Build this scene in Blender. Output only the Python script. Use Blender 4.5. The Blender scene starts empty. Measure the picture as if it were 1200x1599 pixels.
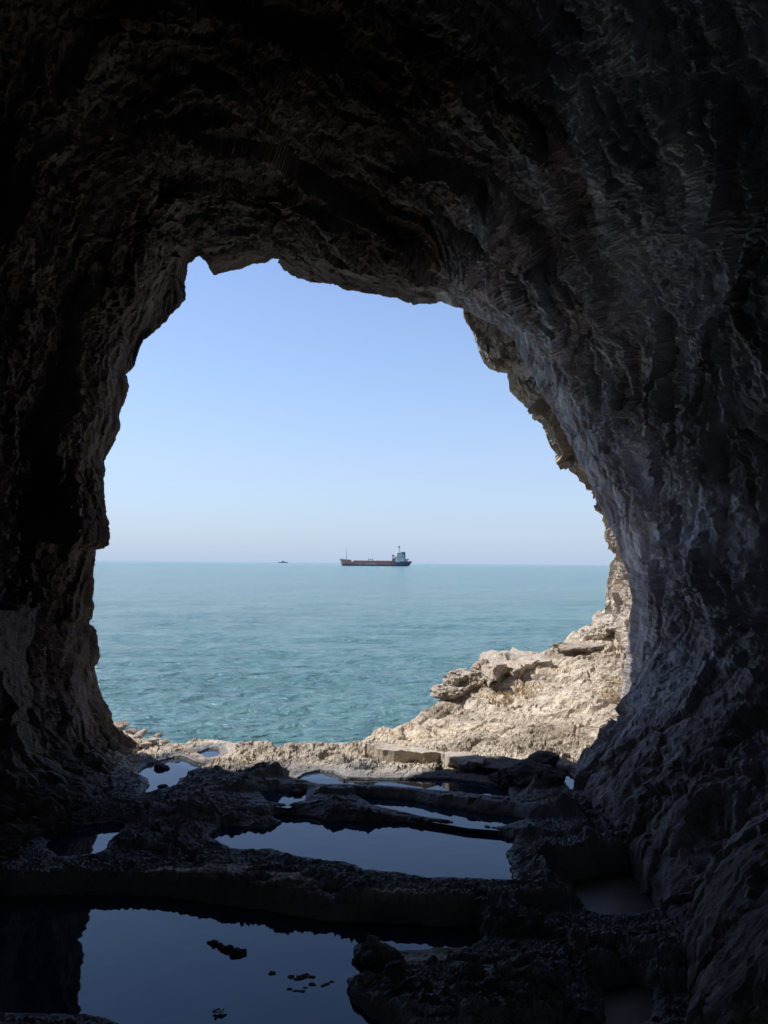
import bpy, bmesh, math, random
import numpy as np
from mathutils import Vector, Matrix

# ------------------------------------------------------------------ camera
S = bpy.context.scene
CAMZ = 1.6
PITCH = math.radians(3.8)
ROLL = math.radians(0.5)
f_ = Vector((0, math.cos(PITCH), math.sin(PITCH)))
u0 = Vector((0, -math.sin(PITCH), math.cos(PITCH)))
r0 = Vector((1, 0, 0))
R_ = r0 * math.cos(ROLL) + u0 * math.sin(ROLL)
U_ = -r0 * math.sin(ROLL) + u0 * math.cos(ROLL)
cam_d = bpy.data.cameras.new("camera")
cam = bpy.data.objects.new("camera", cam_d)
S.collection.objects.link(cam)
M = Matrix((R_, U_, -f_)).transposed().to_4x4()
M.translation = Vector((0, 0, CAMZ))
cam.matrix_world = M
cam_d.sensor_fit = 'HORIZONTAL'; cam_d.sensor_width = 36; cam_d.lens = 36
cam_d.clip_start = 0.05; cam_d.clip_end = 60000
S.camera = cam

# ------------------------------------------------------------------ sky + sun
SUNV = Vector((-0.60, 0.16, 0.78)).normalized()          # towards the sun
elev = math.asin(SUNV.z)
azim = math.atan2(SUNV.x, SUNV.y)
W = bpy.data.worlds.new("World"); S.world = W; W.use_nodes = True
nt = W.node_tree
bg = nt.nodes["Background"]; bg.inputs[1].default_value = 0.125
sky = nt.nodes.new("ShaderNodeTexSky"); sky.sky_type = 'NISHITA'; sky.sun_disc = False
sky.sun_elevation = elev; sky.sun_rotation = azim
sky.altitude = 0; sky.air_density = 1.0; sky.dust_density = 0.3; sky.ozone_density = 2.2
# sea haze: the lowest degrees of the sky are a pale blue veil
wtc = nt.nodes.new("ShaderNodeTexCoord"); wsp = nt.nodes.new("ShaderNodeSeparateXYZ"); nt.links.new(wtc.outputs["Generated"], wsp.inputs[0])
wm1 = nt.nodes.new("ShaderNodeMath"); wm1.operation = 'MULTIPLY'; wm1.inputs[1].default_value = -5.0; nt.links.new(wsp.outputs["Z"], wm1.inputs[0])
wm2 = nt.nodes.new("ShaderNodeMath"); wm2.operation = 'EXPONENT'; nt.links.new(wm1.outputs[0], wm2.inputs[0])
wm3 = nt.nodes.new("ShaderNodeMath"); wm3.operation = 'MULTIPLY'; wm3.use_clamp = True; wm3.inputs[1].default_value = 0.97; nt.links.new(wm2.outputs[0], wm3.inputs[0])
wmx = nt.nodes.new("ShaderNodeMix"); wmx.data_type = 'RGBA'; nt.links.new(wm3.outputs[0], wmx.inputs["Factor"])
wti = nt.nodes.new("ShaderNodeMix"); wti.data_type = 'RGBA'; wti.blend_type = 'MULTIPLY'; wti.inputs["Factor"].default_value = 1.0
wti.inputs["B"].default_value = (1.0, 1.0, 1.12, 1)
nt.links.new(sky.outputs[0], wti.inputs["A"]); nt.links.new(wti.outputs["Result"], wmx.inputs["A"]); wmx.inputs["B"].default_value = (2.75, 3.5, 4.75, 1)
nt.links.new(wmx.outputs["Result"], bg.inputs[0])
sd_ = bpy.data.lights.new("sun", 'SUN'); sd_.energy = 5.0; sd_.angle = math.radians(0.5); sd_.color = (1, 0.95, 0.88)
so = bpy.data.objects.new("sun", sd_); S.collection.objects.link(so)
so.rotation_euler = SUNV.to_track_quat('Z', 'Y').to_euler()
S.view_settings.view_transform = 'Standard'; S.view_settings.look = 'None'
S.view_settings.gamma = 1; S.view_settings.use_curve_mapping = False
S.view_settings.exposure = 0.42
S.render.engine = 'CYCLES'
try:
    S.cycles.use_denoising = True
    S.cycles.max_bounces = 10; S.cycles.diffuse_bounces = 8; S.cycles.sample_clamp_indirect = 6
except Exception: pass

# ------------------------------------------------------------------ helpers
def ray(px, py):
    d = f_ + R_ * ((px - 600) / 1200) - U_ * ((py - 799.5) / 1200)
    return d
def atY(px, py, Y):
    d = ray(px, py); t = Y / d.y
    return Vector((d.x * t, Y, CAMZ + d.z * t))
def atZ(px, py, z):
    d = ray(px, py); t = (z - CAMZ) / d.z
    return Vector((d.x * t, d.y * t, z))
def poly_at(pts, z): return np.array([tuple(atZ(x, y, z))[:2] for x, y in pts])

def _hash(ix, iy, iz, seed):
    h = (ix * 374761393 + iy * 668265263 + iz * 2147483647 + seed * 974634777) & 0xFFFFFFFF
    h = ((h ^ (h >> 13)) * 1274126177) & 0xFFFFFFFF
    h = ((h ^ (h >> 15)) * 2246822519) & 0xFFFFFFFF
    return h ^ (h >> 16)
def perlin(x, y, z, seed=0):
    x, y, z = np.broadcast_arrays(np.asarray(x, float), np.asarray(y, float), np.asarray(z, float))
    xi = np.floor(x); yi = np.floor(y); zi = np.floor(z)
    fx, fy, fz = x - xi, y - yi, z - zi
    xi = xi.astype(np.int64); yi = yi.astype(np.int64); zi = zi.astype(np.int64)
    fade = lambda t: t * t * t * (t * (t * 6 - 15) + 10)
    u, v, w = fade(fx), fade(fy), fade(fz)
    out = 0
    for dx in (0, 1):
        for dy in (0, 1):
            for dz in (0, 1):
                h = _hash(xi + dx, yi + dy, zi + dz, seed)
                g = ((h & 1023) / 511.5 - 1) * (fx - dx) + (((h >> 10) & 1023) / 511.5 - 1) * (fy - dy) + (((h >> 20) & 1023) / 511.5 - 1) * (fz - dz)
                out = out + g * (u if dx else 1 - u) * (v if dy else 1 - v) * (w if dz else 1 - w)
    return out
def fbm(x, y, z, oct=4, seed=0, gain=0.5, lac=2.03):
    s = 0; a = 1.0
    for i in range(oct):
        s = s + a * perlin(x, y, z, seed + i * 7); a *= gain
        x = x * lac + 3.1; y = y * lac + 1.7; z = z * lac + 9.2
    return s
def ridged(x, y, z, oct=4, seed=0, gain=0.5, lac=2.1):
    s = 0; a = 1.0; tot = 0
    for i in range(oct):
        s = s + a * (1 - np.abs(perlin(x, y, z, seed + i * 11)) * 2.2); tot += a; a *= gain
        x = x * lac + 3.1; y = y * lac + 1.7; z = z * lac + 9.2
    return s / tot
def cells(x, y, z, seed=0):
    """worley: F1, F2 distances and a random value of the nearest cell"""
    x, y, z = np.broadcast_arrays(np.asarray(x, float), np.asarray(y, float), np.asarray(z, float))
    xi = np.floor(x).astype(np.int64); yi = np.floor(y).astype(np.int64); zi = np.floor(z).astype(np.int64)
    f1 = np.full(x.shape, 9.0); f2 = np.full(x.shape, 9.0); rv = np.zeros(x.shape)
    flat = (z == z.flat[0]).all()
    for dx in (-1, 0, 1):
        for dy in (-1, 0, 1):
            for dz in ((0,) if flat else (-1, 0, 1)):
                h = _hash(xi + dx, yi + dy, zi + dz, seed)
                qx = xi + dx + (h & 1023) / 1023.; qy = yi + dy + ((h >> 10) & 1023) / 1023.
                qz = z if flat else zi + dz + ((h >> 20) & 1023) / 1023.
                d = np.sqrt((x - qx) ** 2 + (y - qy) ** 2 + (z - qz) ** 2)
                c = d < f1
                f2 = np.where(c, f1, np.minimum(f2, d)); f1 = np.where(c, d, f1)
                rv = np.where(c, ((h * 2654435761) & 0xFFFF) / 65535., rv)
    return f1, f2, rv
def facets(x, y, z, seed=0, tilt=1.6, step=1.0):
    """broken-rock relief: every worley cell is a tilted plane with its own level"""
    x, y, z = np.broadcast_arrays(np.asarray(x, float), np.asarray(y, float), np.asarray(z, float))
    xi = np.floor(x).astype(np.int64); yi = np.floor(y).astype(np.int64); zi = np.floor(z).astype(np.int64)
    f1 = np.full(x.shape, 9.0); out = np.zeros(x.shape); flat = (z == z.flat[0]).all()
    for dx in (-1, 0, 1):
        for dy in (-1, 0, 1):
            for dz in ((0,) if flat else (-1, 0, 1)):
                h = _hash(xi + dx, yi + dy, zi + dz, seed); g = _hash(xi + dx, yi + dy, zi + dz, seed + 501)
                ox = x - (xi + dx + (h & 1023) / 1023.); oy = y - (yi + dy + ((h >> 10) & 1023) / 1023.)
                oz = 0 * x if flat else z - (zi + dz + ((h >> 20) & 1023) / 1023.)
                d = ox * ox + oy * oy + oz * oz
                v = step * ((g & 255) / 255. - .5) + tilt * ((((g >> 8) & 255) / 255. - .5) * ox + (((g >> 16) & 255) / 255. - .5) * oy + (((g >> 3) & 255) / 255. - .5) * oz)
                c = d < f1
                f1 = np.where(c, d, f1); out = np.where(c, v, out)
    return out
def sstep(a, b, x):
    t = np.clip((x - a) / (b - a), 0, 1); return t * t * (3 - 2 * t)
def sdf_poly(X, Y, P):
    """signed distance, negative inside"""
    shp = X.shape; X = X.ravel(); Y = Y.ravel()
    d = np.full(X.shape, 1e9); inside = np.zeros(X.shape, bool)
    n = len(P)
    for i in range(n):
        ax, ay = P[i]; bx, by = P[(i + 1) % n]
        ex, ey = bx - ax, by - ay
        t = np.clip(((X - ax) * ex + (Y - ay) * ey) / (ex * ex + ey * ey + 1e-12), 0, 1)
        d = np.minimum(d, np.hypot(X - ax - t * ex, Y - ay - t * ey))
        c = ((ay > Y) != (by > Y)) & (X < ex * (Y - ay) / (ey if abs(ey) > 1e-12 else 1e-12) + ax)
        inside ^= c
    return np.where(inside, -d, d).reshape(shp)
def dist_line(X, Y, P):
    d = np.full(X.shape, 1e9)
    for i in range(len(P) - 1):
        ax, ay = P[i]; bx, by = P[i + 1]
        ex, ey = bx - ax, by - ay
        t = np.clip(((X - ax) * ex + (Y - ay) * ey) / (ex * ex + ey * ey + 1e-12), 0, 1)
        d = np.minimum(d, np.hypot(X - ax - t * ex, Y - ay - t * ey))
    return d

def grid_mesh(name, P, mat, attrs=None, flip=False, smooth=True):
    """P: (rows, cols, 3) array -> one smooth mesh object"""
    nr, nc = P.shape[:2]
    me = bpy.data.meshes.new(name)
    me.vertices.add(nr * nc)
    me.vertices.foreach_set("co", P.reshape(-1).astype(np.float32))
    a = (np.arange(nr - 1)[:, None] * nc + np.arange(nc - 1)[None, :]).ravel()
    q = np.stack([a, a + 1, a + 1 + nc, a + nc], 1)
    if flip: q = q[:, ::-1]
    nf = len(q)
    me.loops.add(nf * 4); me.loops.foreach_set("vertex_index", q.ravel().astype(np.int32))
    me.polygons.add(nf); me.polygons.foreach_set("loop_start", (np.arange(nf) * 4).astype(np.int32))
    me.polygons.foreach_set("use_smooth", np.full(nf, smooth))
    if attrs:
        for k, v in attrs.items():
            at = me.attributes.new(k, 'FLOAT', 'POINT'); at.data.foreach_set("value", v.ravel().astype(np.float32))
    me.update(calc_edges=True); me.validate()
    me.materials.append(mat)
    o = bpy.data.objects.new(name, me); S.collection.objects.link(o)
    return o
def grid_normals(P):
    du = np.gradient(P, axis=1); dv = np.gradient(P, axis=0)
    n = np.cross(du, dv); n /= (np.linalg.norm(n, axis=2, keepdims=True) + 1e-9)
    return n
def link_mesh(name, me, mat=None, parent=None, smooth=False):
    if mat: me.materials.append(mat)
    if smooth:
        for p in me.polygons: p.use_smooth = True
    o = bpy.data.objects.new(name, me); S.collection.objects.link(o)
    if parent: o.parent = parent
    return o
def tag(o, label=None, cat=None, group=None, kind=None):
    if label: o["label"] = label
    if cat: o["category"] = cat
    if group: o["group"] = group
    if kind: o["kind"] = kind
    return o

# ------------------------------------------------------------------ materials
def new_mat(name):
    m = bpy.data.materials.new(name); m.use_nodes = True
    t = m.node_tree; b = t.nodes["Principled BSDF"]
    return m, t, b
def N(t, typ, **kw):
    n = t.nodes.new(typ)
    for k, v in kw.items():
        if k.startswith("_"): setattr(n, k[1:], v)
        else: n.inputs[k].default_value = v
    return n
def rock_mat(name, c1, c2, c3, wet_shade_col=None, stretch=(1, 1, 1), rough=0.9, bump=1.0, scale=1.0, strata=False):
    m, t, b = new_mat(name); L = t.links.new
    geo = N(t, "ShaderNodeNewGeometry")
    mp = N(t, "ShaderNodeMapping"); mp.inputs["Scale"].default_value = [s * scale for s in stretch]
    if strata:
        sa = N(t, "ShaderNodeAttribute", _attribute_name="strata"); L(sa.outputs["Vector"], mp.inputs["Vector"])
    else: L(geo.outputs["Position"], mp.inputs["Vector"])
    n1 = N(t, "ShaderNodeTexNoise", Scale=1.3, Detail=8.0, Roughness=0.62, Distortion=0.6)
    n2 = N(t, "ShaderNodeTexNoise", Scale=9.0, Detail=9.0, Roughness=0.74, Distortion=0.0)
    n3 = N(t, "ShaderNodeTexNoise", Scale=45.0, Detail=5.0, Roughness=0.7)
    vo = N(t, "ShaderNodeTexVoronoi", Scale=5.0, _feature='DISTANCE_TO_EDGE')
    wn = N(t, "ShaderNodeTexNoise", Scale=3.0, Detail=3.0)
    wm = N(t, "ShaderNodeVectorMath", _operation='MULTIPLY_ADD'); wm.inputs[1].default_value = (0.5, 0.5, 0.5)
    for n in (n1, n2, n3, wn): L(mp.outputs[0], n.inputs["Vector"])
    if strata: L(geo.outputs["Position"], n3.inputs["Vector"]); L(geo.outputs["Position"], n1.inputs["Vector"])
    L(wn.outputs["Color"], wm.inputs[0]); L(mp.outputs[0], wm.inputs[2]); L(wm.outputs[0], vo.inputs["Vector"])
    r1 = N(t, "ShaderNodeValToRGB"); e = r1.color_ramp.elements
    e[0].position = 0.32; e[0].color = (*c1, 1); e[1].position = 0.68; e[1].color = (*c3, 1)
    em = e.new(0.5); em.color = (*c2, 1)
    mx = N(t, "ShaderNodeMix", _data_type='FLOAT'); mx.inputs["Factor"].default_value = 0.55
    L(n1.outputs["Fac"], mx.inputs["A"]); L(n2.outputs["Fac"], mx.inputs["B"]); L(mx.outputs["Result"], r1.inputs["Fac"])
    # fine speckle
    sp = N(t, "ShaderNodeMapRange"); sp.inputs["From Min"].default_value = 0.3; sp.inputs["From Max"].default_value = 0.7
    sp.inputs["To Min"].default_value = 0.72; sp.inputs["To Max"].default_value = 1.2
    L(n3.outputs["Fac"], sp.inputs["Value"])
    mm = N(t, "ShaderNodeMix", _data_type='RGBA', _blend_type='MULTIPLY'); mm.inputs["Factor"].default_value = 0.8
    L(r1.outputs["Color"], mm.inputs["A"]); L(sp.outputs["Result"], mm.inputs["B"])
    col = mm.outputs["Result"]
    if strata:
        # right hand wall lightened, its brighter light put into the colour; brown stained rock on the left and in the roof
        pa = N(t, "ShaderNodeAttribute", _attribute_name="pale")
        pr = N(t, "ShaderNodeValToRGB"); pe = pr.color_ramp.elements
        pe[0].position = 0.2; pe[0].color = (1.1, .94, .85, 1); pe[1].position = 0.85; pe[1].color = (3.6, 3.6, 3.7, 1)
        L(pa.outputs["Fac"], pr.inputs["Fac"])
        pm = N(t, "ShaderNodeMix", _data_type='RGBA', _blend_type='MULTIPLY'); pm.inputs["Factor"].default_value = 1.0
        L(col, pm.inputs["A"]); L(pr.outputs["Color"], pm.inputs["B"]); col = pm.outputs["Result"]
        # mineral streaks that follow the bedding, and broad damp stains
        sm = N(t, "ShaderNodeMapping"); sm.inputs["Scale"].default_value = (7, 1.6, 1); L(sa.outputs["Vector"], sm.inputs["Vector"])
        sn = N(t, "ShaderNodeTexNoise", Scale=1.0, Detail=8.0, Roughness=.7, Distortion=.4); L(sm.outputs[0], sn.inputs["Vector"])
        sr = N(t, "ShaderNodeValToRGB"); se = sr.color_ramp.elements
        se[0].position = .34; se[0].color = (.42, .38, .36, 1); se[1].position = .72; se[1].color = (1.6, 1.6, 1.65, 1); sx = se.new(.5); sx.color = (1, .98, .96, 1)
        L(sn.outputs["Fac"], sr.inputs["Fac"])
        s2 = N(t, "ShaderNodeMix", _data_type='RGBA', _blend_type='MULTIPLY'); s2.inputs["Factor"].default_value = .85
        L(col, s2.inputs["A"]); L(sr.outputs["Color"], s2.inputs["B"])
        dn = N(t, "ShaderNodeTexNoise", Scale=.55, Detail=4.0, Distortion=.8); L(geo.outputs["Position"], dn.inputs["Vector"])
        dr = N(t, "ShaderNodeValToRGB"); de = dr.color_ramp.elements
        de[0].position = .40; de[0].color = (.50, .44, .38, 1); de[1].position = .56; de[1].color = (1.1, 1.1, 1.1, 1); L(dn.outputs["Fac"], dr.inputs["Fac"])
        s3 = N(t, "ShaderNodeMix", _data_type='RGBA', _blend_type='MULTIPLY'); s3.inputs["Factor"].default_value = .8
        L(s2.outputs["Result"], s3.inputs["A"]); L(dr.outputs["Color"], s3.inputs["B"]); col = s3.outputs["Result"]
    if wet_shade_col:
        at = N(t, "ShaderNodeAttribute", _attribute_name="wet_shade")
        ad = N(t, "ShaderNodeMath", _operation='MULTIPLY_ADD'); ad.inputs[1].default_value = 0.9; 
        sb = N(t, "ShaderNodeMath", _operation='SUBTRACT'); sb.inputs[1].default_value = 0.45
        L(n2.outputs["Fac"], ad.inputs[0]); L(at.outputs["Fac"], sb.inputs[0]); L(sb.outputs[0], ad.inputs[2])
        cl = N(t, "ShaderNodeMath", _operation='MULTIPLY', _use_clamp=True); cl.inputs[1].default_value = 1.0
        mr = N(t, "ShaderNodeMapRange"); mr.inputs["From Min"].default_value = 0.25; mr.inputs["From Max"].default_value = 0.7
        L(ad.outputs[0], mr.inputs["Value"]); L(mr.outputs["Result"], cl.inputs[0])
        wc = N(t, "ShaderNodeMix", _data_type='RGBA'); 
        L(cl.outputs[0], wc.inputs["Factor"]); L(col, wc.inputs["A"]); wc.inputs["B"].default_value = (*wet_shade_col, 1)
        wm2 = N(t, "ShaderNodeMix", _data_type='RGBA', _blend_type='MULTIPLY'); wm2.inputs["Factor"].default_value = 0.7
        L(wc.outputs["Result"], wm2.inputs["A"]); L(sp.outputs["Result"], wm2.inputs["B"])
        col = wm2.outputs["Result"]
    L(col, b.inputs["Base Color"])
    b.inputs["Roughness"].default_value = rough
    b.inputs["Specular IOR Level"].default_value = 0.3
    # bump chain
    cr = N(t, "ShaderNodeMapRange"); cr.inputs["From Max"].default_value = 0.06; L(vo.outputs["Distance"], cr.inputs["Value"])
    b1 = N(t, "ShaderNodeBump", Strength=0.8 * bump, Distance=0.014); L(n3.outputs["Fac"], b1.inputs["Height"])
    b2 = N(t, "ShaderNodeBump", Strength=0.9 * bump, Distance=0.07); L(n2.outputs["Fac"], b2.inputs["Height"]); L(b1.outputs[0], b2.inputs["Normal"])
    b3 = N(t, "ShaderNodeBump", Strength=0.25 * bump, Distance=0.02); L(cr.outputs["Result"], b3.inputs["Height"]); L(b2.outputs[0], b3.inputs["Normal"])
    L(b3.outputs[0], b.inputs["Normal"])
    return m
M_ground = rock_mat("ground_rock", (0.27, 0.22, 0.165), (0.50, 0.43, 0.345), (0.67, 0.59, 0.49), wet_shade_col=(0.21, 0.207, 0.212), stretch=(0.6, 1, 1.3), rough=.62, bump=.48)
def stain(m):
    t = m.node_tree; L = t.links.new; b = t.nodes["Principled BSDF"]; src = b.inputs["Base Color"].links[0].from_socket
    geo = N(t, "ShaderNodeNewGeometry")
    n = N(t, "ShaderNodeTexNoise", Scale=1.1, Detail=7.0, Roughness=.65, Distortion=.7); L(geo.outputs["Position"], n.inputs["Vector"])
    r = N(t, "ShaderNodeValToRGB"); e = r.color_ramp.elements
    e[0].position = .36; e[0].color = (.52, .47, .42, 1); e[1].position = .50; e[1].color = (1, 1, 1, 1); q = e.new(.64); q.color = (1.04, .98, .88, 1)
    L(n.outputs["Fac"], r.inputs["Fac"])
    mm = N(t, "ShaderNodeMix", _data_type='RGBA', _blend_type='MULTIPLY'); mm.inputs["Factor"].default_value = .8
    L(src, mm.inputs["A"]); L(r.outputs["Color"], mm.inputs["B"])
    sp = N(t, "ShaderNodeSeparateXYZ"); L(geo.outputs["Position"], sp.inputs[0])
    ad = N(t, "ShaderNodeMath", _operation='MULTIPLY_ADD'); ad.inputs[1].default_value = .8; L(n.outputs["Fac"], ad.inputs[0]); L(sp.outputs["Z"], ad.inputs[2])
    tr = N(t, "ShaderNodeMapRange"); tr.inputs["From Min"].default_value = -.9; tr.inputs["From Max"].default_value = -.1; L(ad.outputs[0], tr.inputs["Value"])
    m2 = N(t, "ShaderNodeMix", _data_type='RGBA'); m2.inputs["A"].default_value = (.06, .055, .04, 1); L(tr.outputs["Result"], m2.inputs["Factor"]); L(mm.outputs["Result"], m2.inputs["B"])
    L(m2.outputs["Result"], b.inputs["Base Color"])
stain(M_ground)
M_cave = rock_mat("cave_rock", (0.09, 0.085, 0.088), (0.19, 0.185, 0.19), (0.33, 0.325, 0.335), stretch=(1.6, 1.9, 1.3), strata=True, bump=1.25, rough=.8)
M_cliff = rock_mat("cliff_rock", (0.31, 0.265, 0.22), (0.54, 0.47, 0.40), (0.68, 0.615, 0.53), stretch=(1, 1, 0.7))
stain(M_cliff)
M_stone = rock_mat("stone", (0.24, 0.20, 0.15), (0.44, 0.37, 0.29), (0.58, 0.50, 0.40), bump=0.7, scale=2)
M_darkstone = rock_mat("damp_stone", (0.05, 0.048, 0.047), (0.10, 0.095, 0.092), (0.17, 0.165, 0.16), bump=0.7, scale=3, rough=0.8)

def plain(name, c, rough=0.6, metal=0.0, var=0.25, sc=3.0):
    m, t, b = new_mat(name); L = t.links.new
    tc = N(t, "ShaderNodeTexCoord"); n = N(t, "ShaderNodeTexNoise", Scale=sc, Detail=5.0)
    L(tc.outputs["Object"], n.inputs["Vector"])
    r = N(t, "ShaderNodeValToRGB"); e = r.color_ramp.elements
    e[0].position = .3; e[1].position = .7
    e[0].color = (*[v * (1 - var) for v in c], 1); e[1].color = (*[min(1, v * (1 + var)) for v in c], 1)
    L(n.outputs["Fac"], r.inputs["Fac"]); L(r.outputs["Color"], b.inputs["Base Color"])
    b.inputs["Roughness"].default_value = rough; b.inputs["Metallic"].default_value = metal
    return m

def sea_mat():
    m, t, b = new_mat("sea_water"); L = t.links.new
    geo = N(t, "ShaderNodeNewGeometry")
    mp = N(t, "ShaderNodeMapping"); mp.inputs["Scale"].default_value = (0.55, 1.0, 1.0)
    L(geo.outputs["Position"], mp.inputs["Vector"])
    n1 = N(t, "ShaderNodeTexNoise", Scale=2.8, Detail=6.0, Roughness=0.6, Distortion=0.3)
    n2 = N(t, "ShaderNodeTexNoise", Scale=0.02, Detail=4.0)
    n3 = N(t, "ShaderNodeTexNoise", Scale=0.45, Detail=4.0, Roughness=0.6, Distortion=.5)
    for n in (n1, n2, n3): L(mp.outputs[0], n.inputs["Vector"])
    r = N(t, "ShaderNodeValToRGB"); e = r.color_ramp.elements
    e[0].position = 0.35; e[0].color = (0.092, 0.196, 0.205, 1); e[1].position = 0.7; e[1].color = (0.100, 0.220, 0.215, 1)
    L(n2.outputs["Fac"], r.inputs["Fac"]); L(r.outputs["Color"], b.inputs["Base Color"])
    b.inputs["Roughness"].default_value = 0.15; b.inputs["IOR"].default_value = 1.33
    b1 = N(t, "ShaderNodeBump", Strength=1.0, Distance=0.52); L(n1.outputs["Fac"], b1.inputs["Height"])
    b2 = N(t, "ShaderNodeBump", Strength=1.0, Distance=0.42); L(n3.outputs["Fac"], b2.inputs["Height"]); L(b1.outputs[0], b2.inputs["Normal"])
    n4 = N(t, "ShaderNodeTexNoise", Scale=0.09, Detail=5.0, Roughness=0.65); L(mp.outputs[0], n4.inputs["Vector"])
    b4 = N(t, "ShaderNodeBump", Strength=1.0, Distance=2.6); L(n4.outputs["Fac"], b4.inputs["Height"]); L(b2.outputs[0], b4.inputs["Normal"])
    L(b4.outputs[0], b.inputs["Normal"])
    return m
M_sea = sea_mat()
def pool_mat():
    m, t, b = new_mat("pool_water"); L = t.links.new
    geo = N(t, "ShaderNodeNewGeometry")
    n = N(t, "ShaderNodeTexNoise", Scale=5.0, Detail=2.0); L(geo.outputs["Position"], n.inputs["Vector"])
    b.inputs["Base Color"].default_value = (0.010, 0.022, 0.040, 1)
    b.inputs["Roughness"].default_value = 0.015; b.inputs["IOR"].default_value = 1.5; b.inputs["Specular Tint"].default_value = (0.5, 0.8, 1, 1)
    fn = N(t, "ShaderNodeTexNoise", Scale=7.0, Detail=9.0, Roughness=0.75); L(geo.outputs["Position"], fn.inputs["Vector"])
    fr = N(t, "ShaderNodeMapRange"); fr.inputs["From Min"].default_value = .60; fr.inputs["From Max"].default_value = .72; fr.inputs["To Min"].default_value = 0.012; fr.inputs["To Max"].default_value = 0.22
    L(fn.outputs["Fac"], fr.inputs["Value"]); L(fr.outputs["Result"], b.inputs["Roughness"])
    b1 = N(t, "ShaderNodeBump", Strength=0.07, Distance=0.02); L(n.outputs["Fac"], b1.inputs["Height"])
    L(b1.outputs[0], b.inputs["Normal"])
    return m
M_pool = pool_mat()
def mud_mat():
    m, t, b = new_mat("murky_water"); L = t.links.new
    geo = N(t, "ShaderNodeNewGeometry"); n = N(t, "ShaderNodeTexNoise", Scale=6.0, Detail=5.0); L(geo.outputs["Position"], n.inputs["Vector"])
    r = N(t, "ShaderNodeValToRGB"); e = r.color_ramp.elements; e[0].position = .35; e[0].color = (.045, .038, .032, 1); e[1].position = .7; e[1].color = (.10, .085, .07, 1)
    L(n.outputs["Fac"], r.inputs["Fac"]); L(r.outputs["Color"], b.inputs["Base Color"]); b.inputs["Roughness"].default_value = .35; b.inputs["IOR"].default_value = 1.33
    return m
M_mud = mud_mat()

# ------------------------------------------------------------------ cave (arched rock shell around the camera)
RIM = [(239,1172),(219.5,1162),(194,1146),(177,1129),(174,1114),(169,1100),(158,1086),(153,1058),(146,1040),(153,1036),(158,1024),
 (153,1005),(152,991),(148,979.5),(140,974),(145,965),(148,948),(146,929),(148,906),(146,900),(148,869),(150.5,858),(163,857),(172,850),
 (170,816),(163,768),(163,720),(177,695),(188,669),(186,654),(194,630),(202,612),(203,602),(199,595),(198,584),(210,571),(218,546),
 (224,530),(234,525),(253,508),(270,489),(288,470),(290,461),(289.5,441),(293,414),(307,401),(317,397.6),(323,412),(332,423),(334.5,430),
 (352,425.5),(370,421),(395,413),(415,410),(424.5,404),(436,405),(442.5,421),(456,432),(483,440),(519,443.5),(539,454),(573,457),
 (600,462),(622,466),(647,476),(672,475),(692,470),(708,477),(726,483),(750,497),(776,508),(800,528),(817,560),(838,598),(862,640),
 (889,690),(915,737),(933,782),(950,815),(967,857),(977,886),(985,919),(987,940),(981,982),(978,1010),(975,1050),(972,1081),(966,1128),(952,1150)]
def rim_points(n):
    P = np.array(RIM, float)
    seg = np.hypot(*np.diff(P, axis=0).T); L = np.concatenate([[0], np.cumsum(seg)])
    s = np.linspace(0, L[-1], n)
    x = np.interp(s, L, P[:, 0]); y = np.interp(s, L, P[:, 1])
    x = x + 3.2 * fbm(s / 22, 0.5, 0.5, 4, 3, 0.6); y = y + 3.2 * fbm(s / 22, 7.5, 0.5, 4, 9, 0.6)
    x = x + 2.2 * fbm(s / 6, 0.5, 2.5, 3, 13, 0.6); y = y + 2.2 * fbm(s / 6, 7.5, 3.5, 3, 19, 0.6)
    return x, y
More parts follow.
